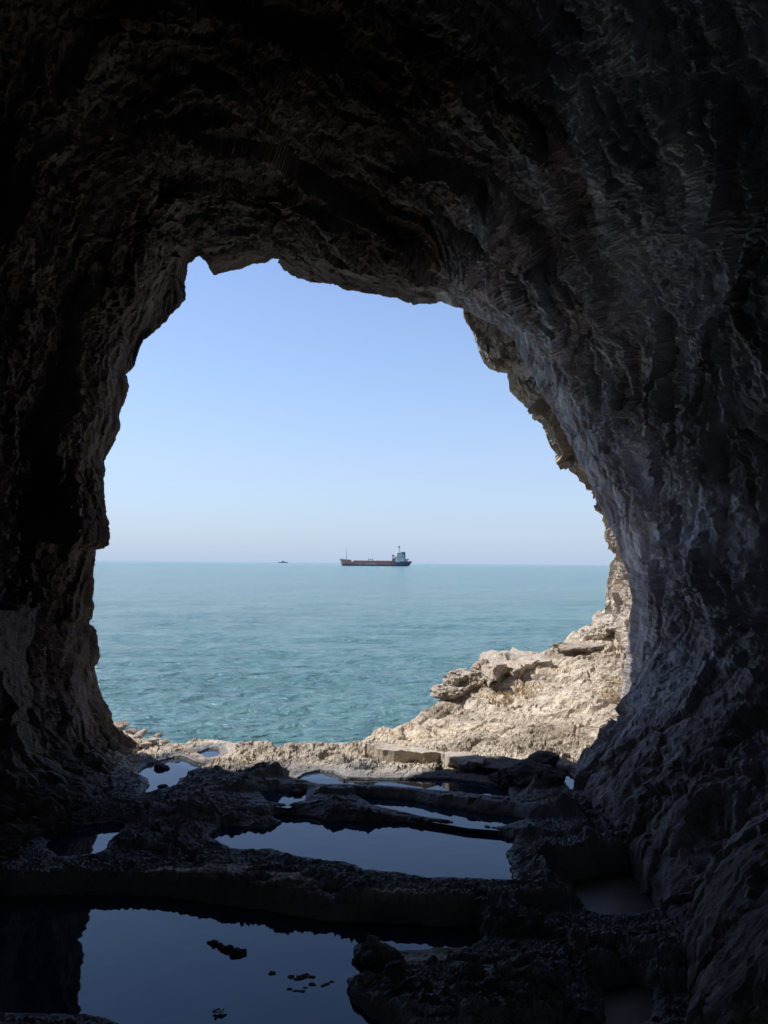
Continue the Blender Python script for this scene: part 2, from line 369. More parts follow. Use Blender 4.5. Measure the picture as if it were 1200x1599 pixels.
def cave():
    n = 980
    px, py = rim_points(n)
    # depth of the rim along its length: (nearest rim pixel, depth)
    key = [((239,1172),6.72),((158,1086),6.6),((148,906),6.35),((163,768),6.3),((203,602),6.5),((290,461),7.1),((335,430),7.4),((456,432),7.55),((622,466),7.6),((726,483),7.5),((817,560),7.2),((915,737),7.0),((985,919),6.92),((952,1150),6.85)]
    idx = [int(np.argmin((px - k[0][0]) ** 2 + (py - k[0][1]) ** 2)) / n for k in key]
    RT = idx; RD = [k[1] for k in key]
    rimY = np.interp(np.arange(n) / n, RT, RD) + .05 * fbm(np.arange(n) / 40., .2, .2, 3, 66)
    rim = np.array([tuple(atY(a, b, c)) for a, b, c in zip(px, py, rimY)])
    # carry both feet below the ground
    k = 24
    lo = np.repeat(rim[:1], k, 0); lo[:, 2] = np.linspace(-0.9, rim[0, 2], k, endpoint=False); lo[:, 0] += np.linspace(-.25, 0, k)
    hi = np.repeat(rim[-1:], k, 0); hi[:, 2] = np.linspace(rim[-1, 2], -0.9, k + 1)[1:]; hi[:, 0] += np.linspace(0, .1, k)
    rim = np.concatenate([lo, rim, hi]); n = len(rim)
    ax, az = -0.25, 1.7
    rx = rim[:, 0] - ax; rz = rim[:, 2] - az
    rad = np.hypot(rx, rz); ang = np.arctan2(rx, rz)          # 0 up, + right
    up = np.clip(np.cos(ang), 0, 1); right = np.clip(np.sin(ang), 0, 1); left = np.clip(-np.sin(ang), 0, 1)
    arc = np.concatenate([[0], np.cumsum(np.hypot(np.diff(rim[:, 0]), np.diff(rim[:, 2])))])
    _k = np.hanning(161); _k /= _k.sum()
    _sx = np.convolve(np.pad(rim[:, 0], 80, 'edge'), _k, 'valid'); _sz = np.convolve(np.pad(rim[:, 2], 80, 'edge'), _k, 'valid')
    arc = np.concatenate([[0], np.cumsum(np.hypot(np.diff(_sx), np.diff(_sz)))])
    ang_s = np.arctan2(_sx - ax, _sz - az)
    # depth stations: finest by the rim
    ds = [0.0]
    while ds[-1] < 6.2: ds.append(ds[-1] + 0.0125 + 0.0006 * len(ds) * (ds[-1] > 5.0) + 0.004 * (ds[-1] > 2.5))
    ds = np.array(ds)
    D = ds[:, None]
    g = 1 + D * (0.052 * up ** 2 + 0.045 * right + 0.05 * left)
    # smooth the rim's jaggedness away from it, so that the tunnel is not an extrusion of one outline
    ker = np.hanning(161); ker /= ker.sum()
    rxs = np.convolve(np.pad(rx, 80, 'edge'), ker, 'valid'); rzs = np.convolve(np.pad(rz, 80, 'edge'), ker, 'valid')
    bulge = 0.10
    nrm = np.hypot(rxs, rzs); rxs = rxs * (1 + bulge / nrm); rzs2 = rzs * (1 + bulge / nrm)
    wgt = sstep(0.0, 0.55, D)
    X = ax + (rx * (1 - wgt) + rxs * wgt) * g
    Z = az + (rz * (1 - wgt) + rzs2 * wgt) * g
    endz = rim[:, 2][None, :]
    Z = np.where(endz < 0.35, np.minimum(Z, endz + 0 * Z), Z)
    Yy = rim[:, 1][None, :] - D + 0 * X
    # recess above the lip
    step = (sstep(0.55, 0.95, D + 0.25 * fbm(arc[None, :] * .9, 0, 0, 3, 21)) * 0.22) * sstep(0.35, 0.75, up)[None, :]
    X += step * np.sin(ang)[None, :]; Z += step * np.cos(ang)[None, :]
    # feet of the walls
    wz = np.where((ang > 0)[None, :], 1 - sstep(-0.1, 1.35, Z), 1 - sstep(-0.05, 0.25, Z))
    bR = np.interp(Yy, [-2, 1, 2.8, 3.7, 4.3, 5.45, 6.4, 7.2], [1.3, 1.2, 1.14, 1.46, 1.56, 1.42, 1.55, 1.95])
    bL = np.interp(Yy, [-2, 2, 3.3, 4.3, 5.0, 5.8, 6.6], [-2.2, -2.2, -2.12, -2.1, -2.0, -2.05, -2.03])
    ramp = sstep(0.0, 0.9, D)
    isR = (ang > 0)[None, :]
    Xb = np.where(isR, bR, bL)
    X = X + (Xb - X) * wz ** 1.3 * ramp
    P = np.stack([X, Yy, Z], 2)
    nr = grid_normals(P)                                   # oriented below
    cen = np.stack([ax - X, 0 * X, az - Z], 2)
    sgn = np.sign((nr * cen).sum(2, keepdims=True)); nr = nr * -np.where(sgn == 0, 1, sgn)   # outward
    # relief
    A = arc[None, :] + 0 * X
    w1 = fbm(X * .7, Yy * .7, Z * .7, 3, 40); w2 = fbm(X * 1.9, Yy * 1.9, Z * 1.9, 3, 50)
    kp = -.8 * sstep(-.7, .0, ang_s) * (1 - sstep(.75, 1.45, ang_s))
    KI = np.concatenate([[0], np.cumsum(.5 * (kp[1:] + kp[:-1]) * np.diff(arc))])[None, :]
    c = Yy + KI * .8 + 0.36 * w1 + 0.08 * w2
    big = fbm(X * .55, Yy * .75, Z * .45, 3, 60)
    st1 = ridged(c * 1.5, A * .33 + w1, 0.0, 3, 70)
    st2 = ridged(c * 4.2, A * .8 + w2, 0.3, 4, 80, .55)
    st3 = ridged(c * 15, A * 2.6, 0.7, 3, 90, .6)
    f1, f2, rv = cells(c * 2.1, A * .95 + w1, 0.0, 12)
    fin = fbm(X * 14, Yy * 14, Z * 9, 4, 95, .6)
    wa = .5 * fbm(c * 2, A * .9, 1.0, 3, 201)
    fa = facets(c * 1.3 + .3 * wa, A * .55 + .5 * wa, 0.0, 211, 2.2, .8)
    fb = facets(c * 3.6 + .8 * wa, A * 1.05 + .6 * wa, 0.0, 212, 2.2, .9)
    fc = facets(c * 9 + 1.2 * wa, A * 2.3 + wa, 0.0, 213, 2.4, .9)
    fd = facets(c * 22 + 2 * wa, A * 6.5 + 2 * wa, 0.0, 214, 2.4, 1.0)
    fe = facets(X * 16 + wa, Yy * 20, Z * 11 + wa, 215, 2.4, 1.0)
    fg = facets(X * 5 + wa, Yy * 5.5, Z * 4 + wa, 216, 2.4, .35); fh = facets(X * 2.1 + wa, Yy * 2.3, Z * 1.6 + wa, 217, 2.2, .4)
    low = 1 - sstep(.5, 1.7, Z); sw = 1 - .7 * low
    h1, h2, hv = cells(c * 13 + .5 * w2, A * 5.5, 0.0, 15)
    i1, i2, iv = cells(X * 9, Yy * 12, Z * 6.5, 16)
    env = sstep(0.0, 0.75, D)
    env2 = 0.35 + 0.65 * sstep(0.0, 0.2, D)
    flo = sstep(-0.15, 0.4, Z)
    disp = 0.32 * big * env + 0.10 * (0.35 - st1) * env
    disp = np.where((~isR) & (Z < 1.6), np.maximum(disp, -.04), disp)
    disp = disp + sw * (.17 * fa * env + .095 * fb * (.15 + .85 * env) + .052 * fc * env2 + .025 * fd * env2) + .020 * fe * env2
    disp = disp + (.10 * fh + .05 * fg) * env * (.45 + .55 * low)
    disp = disp + sw * (0.03 * (0.45 - st2) * sstep(0.0, .5, D) + 0.018 * (0.5 - st3) * env2) + 0.016 * fin * env2
    # dents and hollows of the near right wall
    for (hy, hz, rr, dep) in ((4.35, 0.95, 0.45, 0.2), (3.9, 0.2, 0.32, 0.12), (4.6, 2.0, 0.5, 0.25), (5.6, 3.0, .5, .12)):
        disp = disp + isR * dep * np.exp(-((Yy - hy) ** 2 + ((Z - hz) * .75) ** 2) / rr ** 2)
    disp = np.where((~isR) & (Z < 1.3) & (disp < -.04), -.04 + (disp + .04) * .25, disp)
    softR = (isR & (Z < 1.5) & (disp < -.03))
    disp = np.where(softR, disp + (-.03 - disp) * .55 * (1 - sstep(.6, 1.5, Z)), disp)
    near = 1 - sstep(0.0, 0.6, D)
    disp = np.where(disp < 0, disp * (1 - near), disp) + .03 * near * sstep(0, .1, D) * (h1 + i1)      # never fold into the mouth by the rim
    P = P + nr * disp[..., None] * sstep(-0.0, 0.03, D)[..., None]
    # outside face of the rock, in front of the mouth
    od = np.array([0.02, 0.06, 0.12, 0.2, 0.32, 0.5, 0.75, 1.1, 1.6, 2.3, 3.2, 4.4, 6.0, 8.0])
    outer = []
    for q in od:
        gq = 1 + q / np.maximum(rad, 1)
        xx = ax + rx * gq; zz = az + rz * gq
        zz = np.where(rim[:, 2] < 0.35, np.minimum(rim[:, 2], zz), zz)
        yy = rim[:, 1] + 0.10 * np.sin(min(q, 1) * math.pi) - 0.16 * q + 0.12 * min(q, 1) * fbm(xx, zz, 0.3, 3, 33)
        outer.append(np.stack([xx, yy, zz], 1))
    P = np.concatenate([np.array(outer)[::-1], P])
    # close the back of the cave with a few rings shrinking to a point
    last = P[-1]; cpt = np.array([0.0, last[:, 1].mean() - 1.5, 1.0])
    back = [last + (cpt - last) * np.array([t, t ** 2.2, t])[None, :] for t in (0.1, 0.25, .4, .55, .7, .85, 1.0)]
    # the camera stands 0.5 m off the back rings at least
    P = np.concatenate([P, np.array(back)])
    nb = P.shape[0] - len(ds)
    st = np.zeros(P.shape); st[..., 0] = P[..., 1]; st[..., 1] = arc[None, :] * .3
    k0 = len(od); st[k0:k0 + len(ds), :, 0] = c; st[k0:k0 + len(ds), :, 1] = A * .22 + .04 * w1; st[k0:k0 + len(ds), :, 2] = 0.05 * w2
    lw = low[..., None] if low.shape == X.shape else (low + 0 * X)[..., None]
    st[k0:k0 + len(ds)] = st[k0:k0 + len(ds)] * (1 - lw) + lw * np.stack([Yy * .9, Z * .6, X * .9], 2)
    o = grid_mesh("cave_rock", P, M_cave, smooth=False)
    pale = np.zeros(P.shape[:2]) + sstep(-.1, .75, np.sin(ang))[None, :]  # brightens the right wall's colour in place of light falling on it
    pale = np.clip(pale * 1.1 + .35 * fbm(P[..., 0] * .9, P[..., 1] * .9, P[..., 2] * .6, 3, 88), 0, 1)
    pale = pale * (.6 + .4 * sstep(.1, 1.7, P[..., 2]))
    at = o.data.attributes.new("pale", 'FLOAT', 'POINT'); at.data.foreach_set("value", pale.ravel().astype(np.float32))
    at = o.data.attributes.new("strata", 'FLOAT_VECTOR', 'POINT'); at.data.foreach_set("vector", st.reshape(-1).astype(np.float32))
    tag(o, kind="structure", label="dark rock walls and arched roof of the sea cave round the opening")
    return o
CAVE = cave()

# ------------------------------------------------------------------ pools and ground
POOLS = {  # name: (outline px, water level, bank height, bank width)
 "a": ([(216,1208),(230,1195),(267,1185),(281,1184),(300,1193),(322,1198),(292,1207),(303,1213),(281,1217),(278,1227),(250,1235),(219,1241),(235,1228),(226,1217)], -0.03, .10, .12),
 "b": ([(308,1178),(325,1170),(342,1171),(342,1182),(322,1185)], -0.02, .06, .08),
 "c": ([(468,1217),(480,1209),(500,1206),(520,1208),(540,1217),(600,1218),(677,1218),(707,1219),(744,1224),(792,1231),(796,1245),(757,1243),(719,1239),(660,1233),(600,1228),(540,1226),(500,1226)], -0.02, .05, .06),
 "d": ([(408,1240),(432,1235),(450,1238),(478,1236),(474,1252),(450,1257),(421,1253)], -0.05, .10, .06),
 "e": ([(560,1244),(595,1247),(645,1251),(668,1258),(720,1265),(750,1270),(800,1275),(818,1281),(780,1292),(735,1288),(700,1282),(660,1276),(625,1268),(585,1259)], -0.07, .12, .06),
 "f": ([(325,1306),(347,1291),(413,1296),(430,1289),(440,1285),(419,1278),(428,1274),(450,1273),(487,1277),(509,1284),(575,1285),(600,1284),(665,1291),(725,1296),(770,1302),(806,1311),(790,1335),(801,1350),(799,1376),(725,1374),(665,1374),(620,1364),(575,1360),(541,1348),(505,1347),(450,1336),(421,1328),(399,1330),(362,1328),(340,1316)], -0.10, .10, .07),
 "g": ([(100,1292),(150,1289),(175,1286),(194,1292),(183,1307),(173,1315),(169,1326),(150,1336),(90,1340),(70,1320)], -0.12, .10, .10),
 "h": ([(-160,1425),(0,1400),(100,1398),(180,1397),(260,1400),(340,1412),(430,1426),(500,1436),(600,1441),(680,1446),(745,1450),(756,1466),(735,1482),(692,1484),(635,1488),(600,1484),(575,1474),(557,1480),(553,1503),(580,1513),(572,1524),(542,1534),(550,1562),(568,1580),(600,1600),(640,1640),(560,1700),(380,1680),(190,1606),(150,1588),(60,1584),(-180,1584)], -0.185, .10, .035),
 "i": ([(890,1378),(925,1366),(990,1362),(1055,1375),(1062,1396),(1040,1418),(1000,1428),(940,1432),(915,1422)], -0.20, .24, .08),
 "j": ([(873,1207),(886,1208),(900,1226),(895,1234),(882,1221)], 0.0, .12, .06),
 "k": ([(940,1545),(990,1535),(1020,1550),(1015,1600),(950,1620)], -0.20, .12, .08),
}
RIDGES = [ # polyline px at z~.05, height, half width, flatness
 ([(440,1224),(500,1222),(600,1226),(700,1234),(800,1246),(900,1262)], .035, .15),
 ([(480,1258),(560,1256),(620,1266),(700,1277),(800,1290)], .03, .13),
 ([(410,1200),(370,1208),(330,1222)], .05, .22),
 ([(430,1200),(470,1196),(560,1190)], .04, .2),
 ([(430,1262),(360,1275)], .03, .15),
 ([(820,1215),(850,1250),(900,1300)], .07, .2),
 ([(850,1318),(950,1310),(1060,1320)], .08, .18),
 ([(640,1540),(720,1510),(800,1480)], .04, .2),
 ([(280,1172),(400,1165),(520,1160),(600,1165)], .04, .2),
 ([(270,1270),(330,1270)], -.06, .20),
 ([(10,1352),(80,1360),(125,1366)], -.14, .14),
 ([(185,1358),(260,1343),(330,1345),(420,1357),(500,1370),(580,1382),(640,1392)], .004, .24),
]
EDGE_PX = [((175,1122),.05),((208,1132),.02),((230,1142),0),((252,1152),0),((274,1158),0),((290,1154),0),((303,1149),.03),((340,1143),.05),((373,1154),.02),
 ((392,1155),0),((410,1148),.03),((443,1155),.02),((460,1150),.03),((487,1148),.04),((509,1143),.06),((542,1147),.05),((548,1140),.08),((582,1117),.10),((623,1109),.11),((665,1090),.14),
 ((700,1070),.18),((760,1045),.28),((820,1032),.36),((857,1021),.42),((886,1001),.52),((915,991),.60),((936,975),.68),((953,955),.82)]
_e = [tuple(atZ(p[0], p[1], z))[:2] for p, z in EDGE_PX]
LAND = np.array([(-9, 7.6), (-4, 7.4), (-2.75, 7.15)] + _e + [(5.2, 16), (14, 20), (14, -9), (-9, -9)])
POOLW = {k: (poly_at(v[0], v[1]), v[1], v[2], v[3]) for k, v in POOLS.items()}
RIDGEW = [(poly_at(p, .05), h, w) for p, h, w in RIDGES]
def ground_height(X, Y):
    X = np.asarray(X, float); Y = np.asarray(Y, float)
    jx = 0.05 * fbm(X * 3, Y * 3, 0, 3, 5); jy = 0.05 * fbm(X * 3, Y * 3, 4.4, 3, 15)
    Xj, Yj = X + jx, Y + jy
    inside = sstep(7.6, 6.2, Y)
    H = 0.145 * np.maximum(0, Y - 8.0) * sstep(-1, 1.5, X) + 0.02 * np.maximum(0, Y - 8)
    H = H - 0.075 * sstep(5.3, 4.5, Y) - 0.04 * sstep(3.9, 3.3, Y)
    # a gentle rise towards the right cliff foot
    H = H + 0.22 * sstep(0.0, 2.2, X - 0.10 * Y) * sstep(6.3, 8.0, Y)
    for P, h, w in RIDGEW:
        d = dist_line(Xj, Yj, P)
        H = H + h * (1 - sstep(0.55 * w, w * 1.15, d))
    # bedding: shallow steps running across the ledge
    q = X * 0.30 + Y * 1.0 + 0.9 * fbm(X * .35, Y * .35, 0, 3, 101) * 1.6
    out = sstep(6.6, 7.4, Y)
    tq = q * 2.6 + .8 * fbm(X * 1.1, Y * 1.1, 2, 3, 103)
    fr = tq - np.floor(tq)
    terr = (sstep(0.0, 0.85, fr) - 1.1 * sstep(.86, 1.0, fr))
    H = H + out * 0.032 * terr
    slab = (1 - sstep(.20, .32, dist_line(Xj, Yj, RIDGEW[-1][0]))) * sstep(-.25, .1, fbm(X * 2.2, Y * 2.2, 0, 3, 199))
    ww = .4 * fbm(X * 1.3, Y * 1.8, 0, 3, 221); dg = X * .35 + Y
    ck1, ck2, _v = cells(X * .8 + 1.2 * ww, dg * 2.1 + 1.6 * ww, 0.0, 250); H = H - out * .11 * (1 - sstep(0, .06, ck2 - ck1)) * sstep(-.1, .2, fbm(X, Y, 0, 2, 251))
    H = H + out * (.036 * facets(X * .6 + ww, dg * 1.5 + ww, 0.0, 231, 1.0, .8) + .015 * facets(X * 1.3 + ww, dg * 3.8 + ww, 0.0, 232, 1.3, .9) + .009 * facets(X * 4 + ww, dg * 10, 0.0, 233, 2.0))
    H = H + (1 - out) * (1 - .75 * slab) * (.05 * facets(X * 2.6 + ww, Y * 3.2 + ww, 0.0, 234, 1.6) + .028 * facets(X * 7 + ww, Y * 9, 0.0, 235, 2) + .013 * facets(X * 17, Y * 20, 0.0, 236, 2))
    r1 = ridged(q * 1.6, X * .55, 0.4, 4, 111, .55); r2 = ridged(q * 5, X * 1.4, 0.4, 3, 121, .6)
    H = H + (0.026 * out + 0.015) * (r1 - .5) + (0.020 * out + .008) * (r2 - .5)
    cf1, cf2, crv = cells(X * 1.2 + .6 * fbm(X, Y, 0, 2, 7), Y * 1.9 + .5 * fbm(X, Y, 5, 2, 8), 0.0, 31)
    H = H + (0.042 * out + 0.018) * (crv - .5) * sstep(0.0, .12, cf2 - cf1) - out * .035 * (1 - sstep(0, .07, cf2 - cf1))
    big = fbm(X * 1.1, Y * 1.4, 0.0, 3, 130)
    rough = fbm(X * 5, Y * 5, 0.0, 5, 140, .6)
    rub = sstep(.55, 1.2, X) * inside
    f1, f2, rv = cells(X * 9, Y * 9, 0.0, 77)
    H = H + 0.07 * big * (0.5 + out) + 0.018 * (1 - slab) * (1 - out) * rough + .014 * out * fbm(X * 2.6, Y * 5.5, 0.0, 5, 141, .5) + (0.012 * (1 - slab) + .03 * rub) * (0.5 - f1) * (rv > .35)
    fine = fbm(X * 26, Y * 26, 0.0, 3, 150, .6) * sstep(12, 5, Y)
    # little scarps: quantised noise gives flat treads with sharp broken edges
    tn = fbm(X * 1.7 + Y * .5, Y * 2.6, 0.0, 5, 180, .58) * 7 + q * .8
    tf = tn - np.floor(tn); H = H + 0.010 * (1 - slab) * (1 - out) * (np.floor(tn) + sstep(.80, 1.0, tf) - tn)
    to = fbm(X * .75 + .3 * Y, Y * 2.3 + X * .35, 2.0, 5, 181, .5) * 6 + q * .9
    of = to - np.floor(to); H = H + 0.022 * out * (np.floor(to) + sstep(.84, 1.0, of) - to)
    to2 = fbm(X * 2.2 + .5 * Y, Y * 6.5 + X * .8, 5.0, 4, 183, .5) * 5
    of2 = to2 - np.floor(to2); H = H + 0.008 * out * (np.floor(to2) + sstep(.8, 1.0, of2) - to2)
    tn2 = fbm(X * 6, Y * 9, 0.0, 4, 190, .6) * 6; tf2 = tn2 - np.floor(tn2)
    H = H + 0.008 * (1 - slab) * (1 - out) * (np.floor(tn2) + sstep(.75, 1.0, tf2) - tn2)
    p1, p2, pv = cells(X * 5 + .4 * rough, Y * 8, 0.0, 44)
    H = H - (.02 + .012 * out) * (1 - slab) * (pv > .78) * sstep(.42, .2, p1)
    H = H + (0.012 - .007 * out) * fine
    wet_shade = 0.95 * sstep(6.5, 5.6, Y + .35 * big) + .32 * sstep(7.6, 6.6, Y + .5 * big) * sstep(6.0, 6.6, Y) + 0 * X
    wet_shade = wet_shade * (1 - .95 * slab)  # slab top lightened in colour to stand for sky light
    smin = np.full(X.shape, 9.0); thin = smin.copy(); pins = []; edgen = 0.016 * fbm(X * 14, Y * 14, 1, 4, 160, .6)
    for k, (P, zw, bank, bw) in POOLW.items():
        tk = k in 'cdej'; jf = .2 if tk else .5
        sd = sdf_poly(X + jx * jf, Y + jy * jf, P) + edgen * (.5 if tk else 1) - (.012 if tk else 0)
        gy = (sdf_poly(X + jx * .5, Y + jy * .5 + .04, P) - sdf_poly(X + jx * .5, Y + jy * .5 - .04, P)) / .08
        farside = sstep(-.35, .45, gy)
        bank = .010 + (bank - .010) * farside
        pin = zw - 0.004 - 0.16 * (1 - np.exp(np.minimum(sd, 0) / .10))
        pout = zw + 0.004 + bank * (1 - np.exp(-np.maximum(sd, 0) / bw)) + np.maximum(sd - bw * 1.5, 0) * (.14 + 2.6 * farside) + np.maximum(sd - .4, 0) * 3
        Hn = np.minimum(H, pout)
        Hn = np.where(sd < 0.20, np.maximum(Hn, zw + .012 + .03 * np.clip(sd, 0, .08) / .08 * farside), Hn)
        smin = np.minimum(smin, sd)
        if k in 'bcdej': thin = np.minimum(thin, sd)
        H = np.where(sd < 0, H, Hn); pins.append((sd, pin))
        wet_shade = np.maximum(wet_shade, .85 * (1 - sstep(0.02, .12, sd)) * (.35 + .65 * farside))  # wet margin; far bank faces darkened further, their shade put into the colour
    shore = sstep(0.0, .07, smin) * sstep(.7, .2, smin) * (1 - .8 * slab) * sstep(.05, .22, thin)
    H = H + shore * (.035 * np.maximum(fbm(X * 7, Y * 9, 3.0, 4, 161, .6), -.15) + .016 * (tn2 - np.floor(tn2)) * sstep(.9, .7, tn2 - np.floor(tn2)) + .02 * np.maximum(.35 - p1, 0))
    H = H + sstep(0, .03, smin) * (.010 * facets(X * 11 + ww, Y * 14, 0.0, 237, 2) * (1 - .7 * slab) + .005 * facets(X * 26, Y * 32, 0.0, 238, 2)) * (1 - out)
    for sd, pin in pins: H = np.where(sd < 0, np.minimum(pin, H), H)
    # the flat slab between the two big pools has the light on its top put into its colour
    # sea edge
    sl = sdf_poly(X, Y, LAND) + 0.05 * fbm(X * 4, Y * 4, 0, 4, 170, .6)
    H = H - np.where(sl > -.18, 0.35 * np.clip((sl + .18) / .18, 0, 1) ** 2 * 0.35, 0)
    H = np.where(sl > 0, H - 3.6 * (1 - np.exp(-sl / .5)) - sl * .8, H)
    return np.maximum(H, -4.2), wet_shade
ys = [0.9]
while ys[-1] < 17.5:
    y = ys[-1]; ys.append(y + max(0.0085, 0.0020 * y if y < 5 else 0.0085 * 0 + (0.00032 * y * y if y < 16 else .3)))
ys = np.array([-7, -6, -5, -4, -3, -2, -1.2, -.6, -.1, .3, .6] + ys)
hw = np.interp(ys, [-7, 3, 7, 18], [4.5, 3.2, 4.6, 11.0]); cx = np.interp(ys, [0, 7, 18], [0, 0, 1.5])
un = np.linspace(-1, 1, 950)
GX = cx[:, None] + hw[:, None] * un[None, :]; GY = ys[:, None] + 0 * GX
GZ, WET_SHADE = ground_height(GX, GY)
print("ground grid", GX.shape)
ground = grid_mesh("ground", np.stack([GX, GY, GZ], 2), M_ground, {"wet_shade": WET_SHADE}, smooth=False)
tag(ground, kind="structure", label="rocky cave floor and sunlit limestone ledge above the sea")
def on_ground(px, py):
    """where the view ray of a photo pixel meets the ground"""
    d = ray(px, py); t = np.linspace(2.0, 22, 2500) / d.y
    X, Y, Z = d.x * t, d.y * t, CAMZ + d.z * t
    H, _ = ground_height(X, Y); k = int(np.argmax(Z < H)) if (Z < H).any() else -1
    return Vector((X[k], Y[k], H[k]))
def gz(x, y): return float(ground_height(np.array([x]), np.array([y]))[0][0])

def offset_poly(P, d):
    n = len(P); a = 0
    for i in range(n): a += P[i][0] * P[(i + 1) % n][1] - P[(i + 1) % n][0] * P[i][1]
    s = 1 if a > 0 else -1
    out = []
    for i in range(n):
        p, c, q = P[i - 1], P[i], P[(i + 1) % n]
        t = np.array(q) - np.array(p); t = t / (np.hypot(*t) + 1e-9)
        out.append((c[0] + s * t[1] * d, c[1] - s * t[0] * d))
    return out
POOL_LABEL = {"a": "small bright pool at the foot of the left cave wall", "b": "tiny sunlit puddle on the rock lip at left",
 "c": "long thin sliver of water along the sunlit edge of the floor", "d": "small sliver of water between dark ridges left of centre",
 "e": "narrow slanting strip of water behind the middle pool", "f": "wide blue pool across the middle of the cave floor",
 "g": "small pool against the left wall beside the flat slab", "h": "large still pool in the foreground reflecting the sky",
 "i": "dull brown puddle in the dark hollow by the right wall", "j": "tiny bright pool at the foot of the right wall",
 "k": "dark puddle at the lower right of the floor"}
for k, (P, zw, bank, bw) in POOLW.items():
    Q = offset_poly(P, 0.07)
    bm = bmesh.new(); vs = [bm.verts.new((x, y, zw)) for x, y in Q]; fc = bm.faces.new(vs)
    if fc.normal.z < 0: fc.normal_flip()
    bm.normal_update()
    if fc.normal.z < 0: fc.normal_flip()
    bmesh.ops.triangulate(bm, faces=bm.faces[:])
    me = bpy.data.meshes.new("tide_pool"); bm.to_mesh(me); bm.free()
    tag(link_mesh("tide_pool", me, M_mud if k in "ik" else M_pool), kind="structure", label=POOL_LABEL[k])

# ------------------------------------------------------------------ sunlit cliff outside, on the right
def cliff():
    #      silhouette px, depth of silhouette
    SIL = [((690,380),7.9),((705,430),7.9),((722,470),7.9),((727,495),7.9),((738,515),7.95),((746,540),8.0),((754,566),8.0),((765,575),8.05),((783,578),8.1),
     ((792,584),8.1),((797,611),8.15),((821,634),8.3),((844,643),8.4),((856,657),8.5),((864,680),8.6),((873,698),8.7),((881,726),8.8),((900,740),8.9),((921,742),9.1),
     ((935,765),9.4),((945,800),9.8),((955,843),10.4),((961,862),11),((960,880),11.6),((957,910),12.2),((953,935),12.6),((953,953),12.9),((951,985),13.0),((948,1020),13.0)]
    px = np.array([s[0][0] for s in SIL], float); py = np.array([s[0][1] for s in SIL], float); dp = np.array([s[1] for s in SIL])
    seg = np.hypot(np.diff(px), np.diff(py)); L = np.concatenate([[0], np.cumsum(seg)])
    n = 460; s = np.linspace(0, L[-1], n)
    x = np.interp(s, L, px) + 3.0 * fbm(s / 20, .3, .3, 4, 301, .6); y = np.interp(s, L, py) + 2 * fbm(s / 20, 5.3, .3, 4, 302, .6); d = np.interp(s, L, dp)
    Sil = np.array([tuple(atY(a, b, c)) for a, b, c in zip(x, y, d)])
    # inner line, tucked behind the mouth's rim at about 7.1 m
    ix = np.interp(y, [380, 483, 508, 560, 640, 737, 815, 886, 940, 1050, 1128], [800, 775, 805, 845, 890, 945, 985, 1005, 1012, 1000, 990])
    In = np.array([tuple(atY(a, b, 7.55)) for a, b in zip(ix, y)])
    rows = []
    m = 330
    for i in range(m):
        t = i / (m - 1)
        tt = t ** 1.0
        rows.append(In + (Sil - In) * tt)
    for q in (0.08, .2, .4, .8, 1.5, 2.5, 4.0, 6.0):
        o = Sil.copy(); o[:, 0] += q * 1.1; o[:, 1] += 0.35 * q + .1; rows.append(o)
    P = np.array(rows)
    T = np.concatenate([np.linspace(0, 1, m), np.ones(8)])[:, None]
    nr = grid_normals(P); sg = np.where(nr[..., 0:1] < 0, 1, -1); nr = nr * sg       # towards the left
    X, Y, Z = P[..., 0], P[..., 1], P[..., 2]
    b = fbm(X * 1.1, Y * 1.1, Z * 1.3, 4, 310)
    r = ridged(Y * 2.2 + Z * .8, Z * 1.6, X, 4, 320, .6)
    f1, f2, rv = cells(X * 2.2, Y * 2.2, Z * 2.0, 23)
    env = sstep(0, .15, T) * (1 - 0.93 * sstep(.80, 1.0, T))
    dis = (0.20 * b + 0.08 * (r - .55) + .13 * facets(X * 2.4, Y * 2.4, Z * 1.8 + .3 * b, 341, 2.2) + .06 * facets(X * 6, Y * 6, Z * 4, 342, 2.2) + .025 * facets(X * 14, Y * 14, Z * 11, 343, 2.2)) * env + 0.03 * fbm(X * 9, Y * 9, Z * 9, 4, 330, .6) * (0.3 + .7 * env)
    dis = np.minimum(dis, 0.5 * (1 - T) + 0.02)
    P = P + nr * dis[..., None]
    o = grid_mesh("cliff", P, M_cliff, smooth=False)
    tag(o, kind="structure", label="pale sunlit cliff just outside the cave mouth on the right")
cliff()

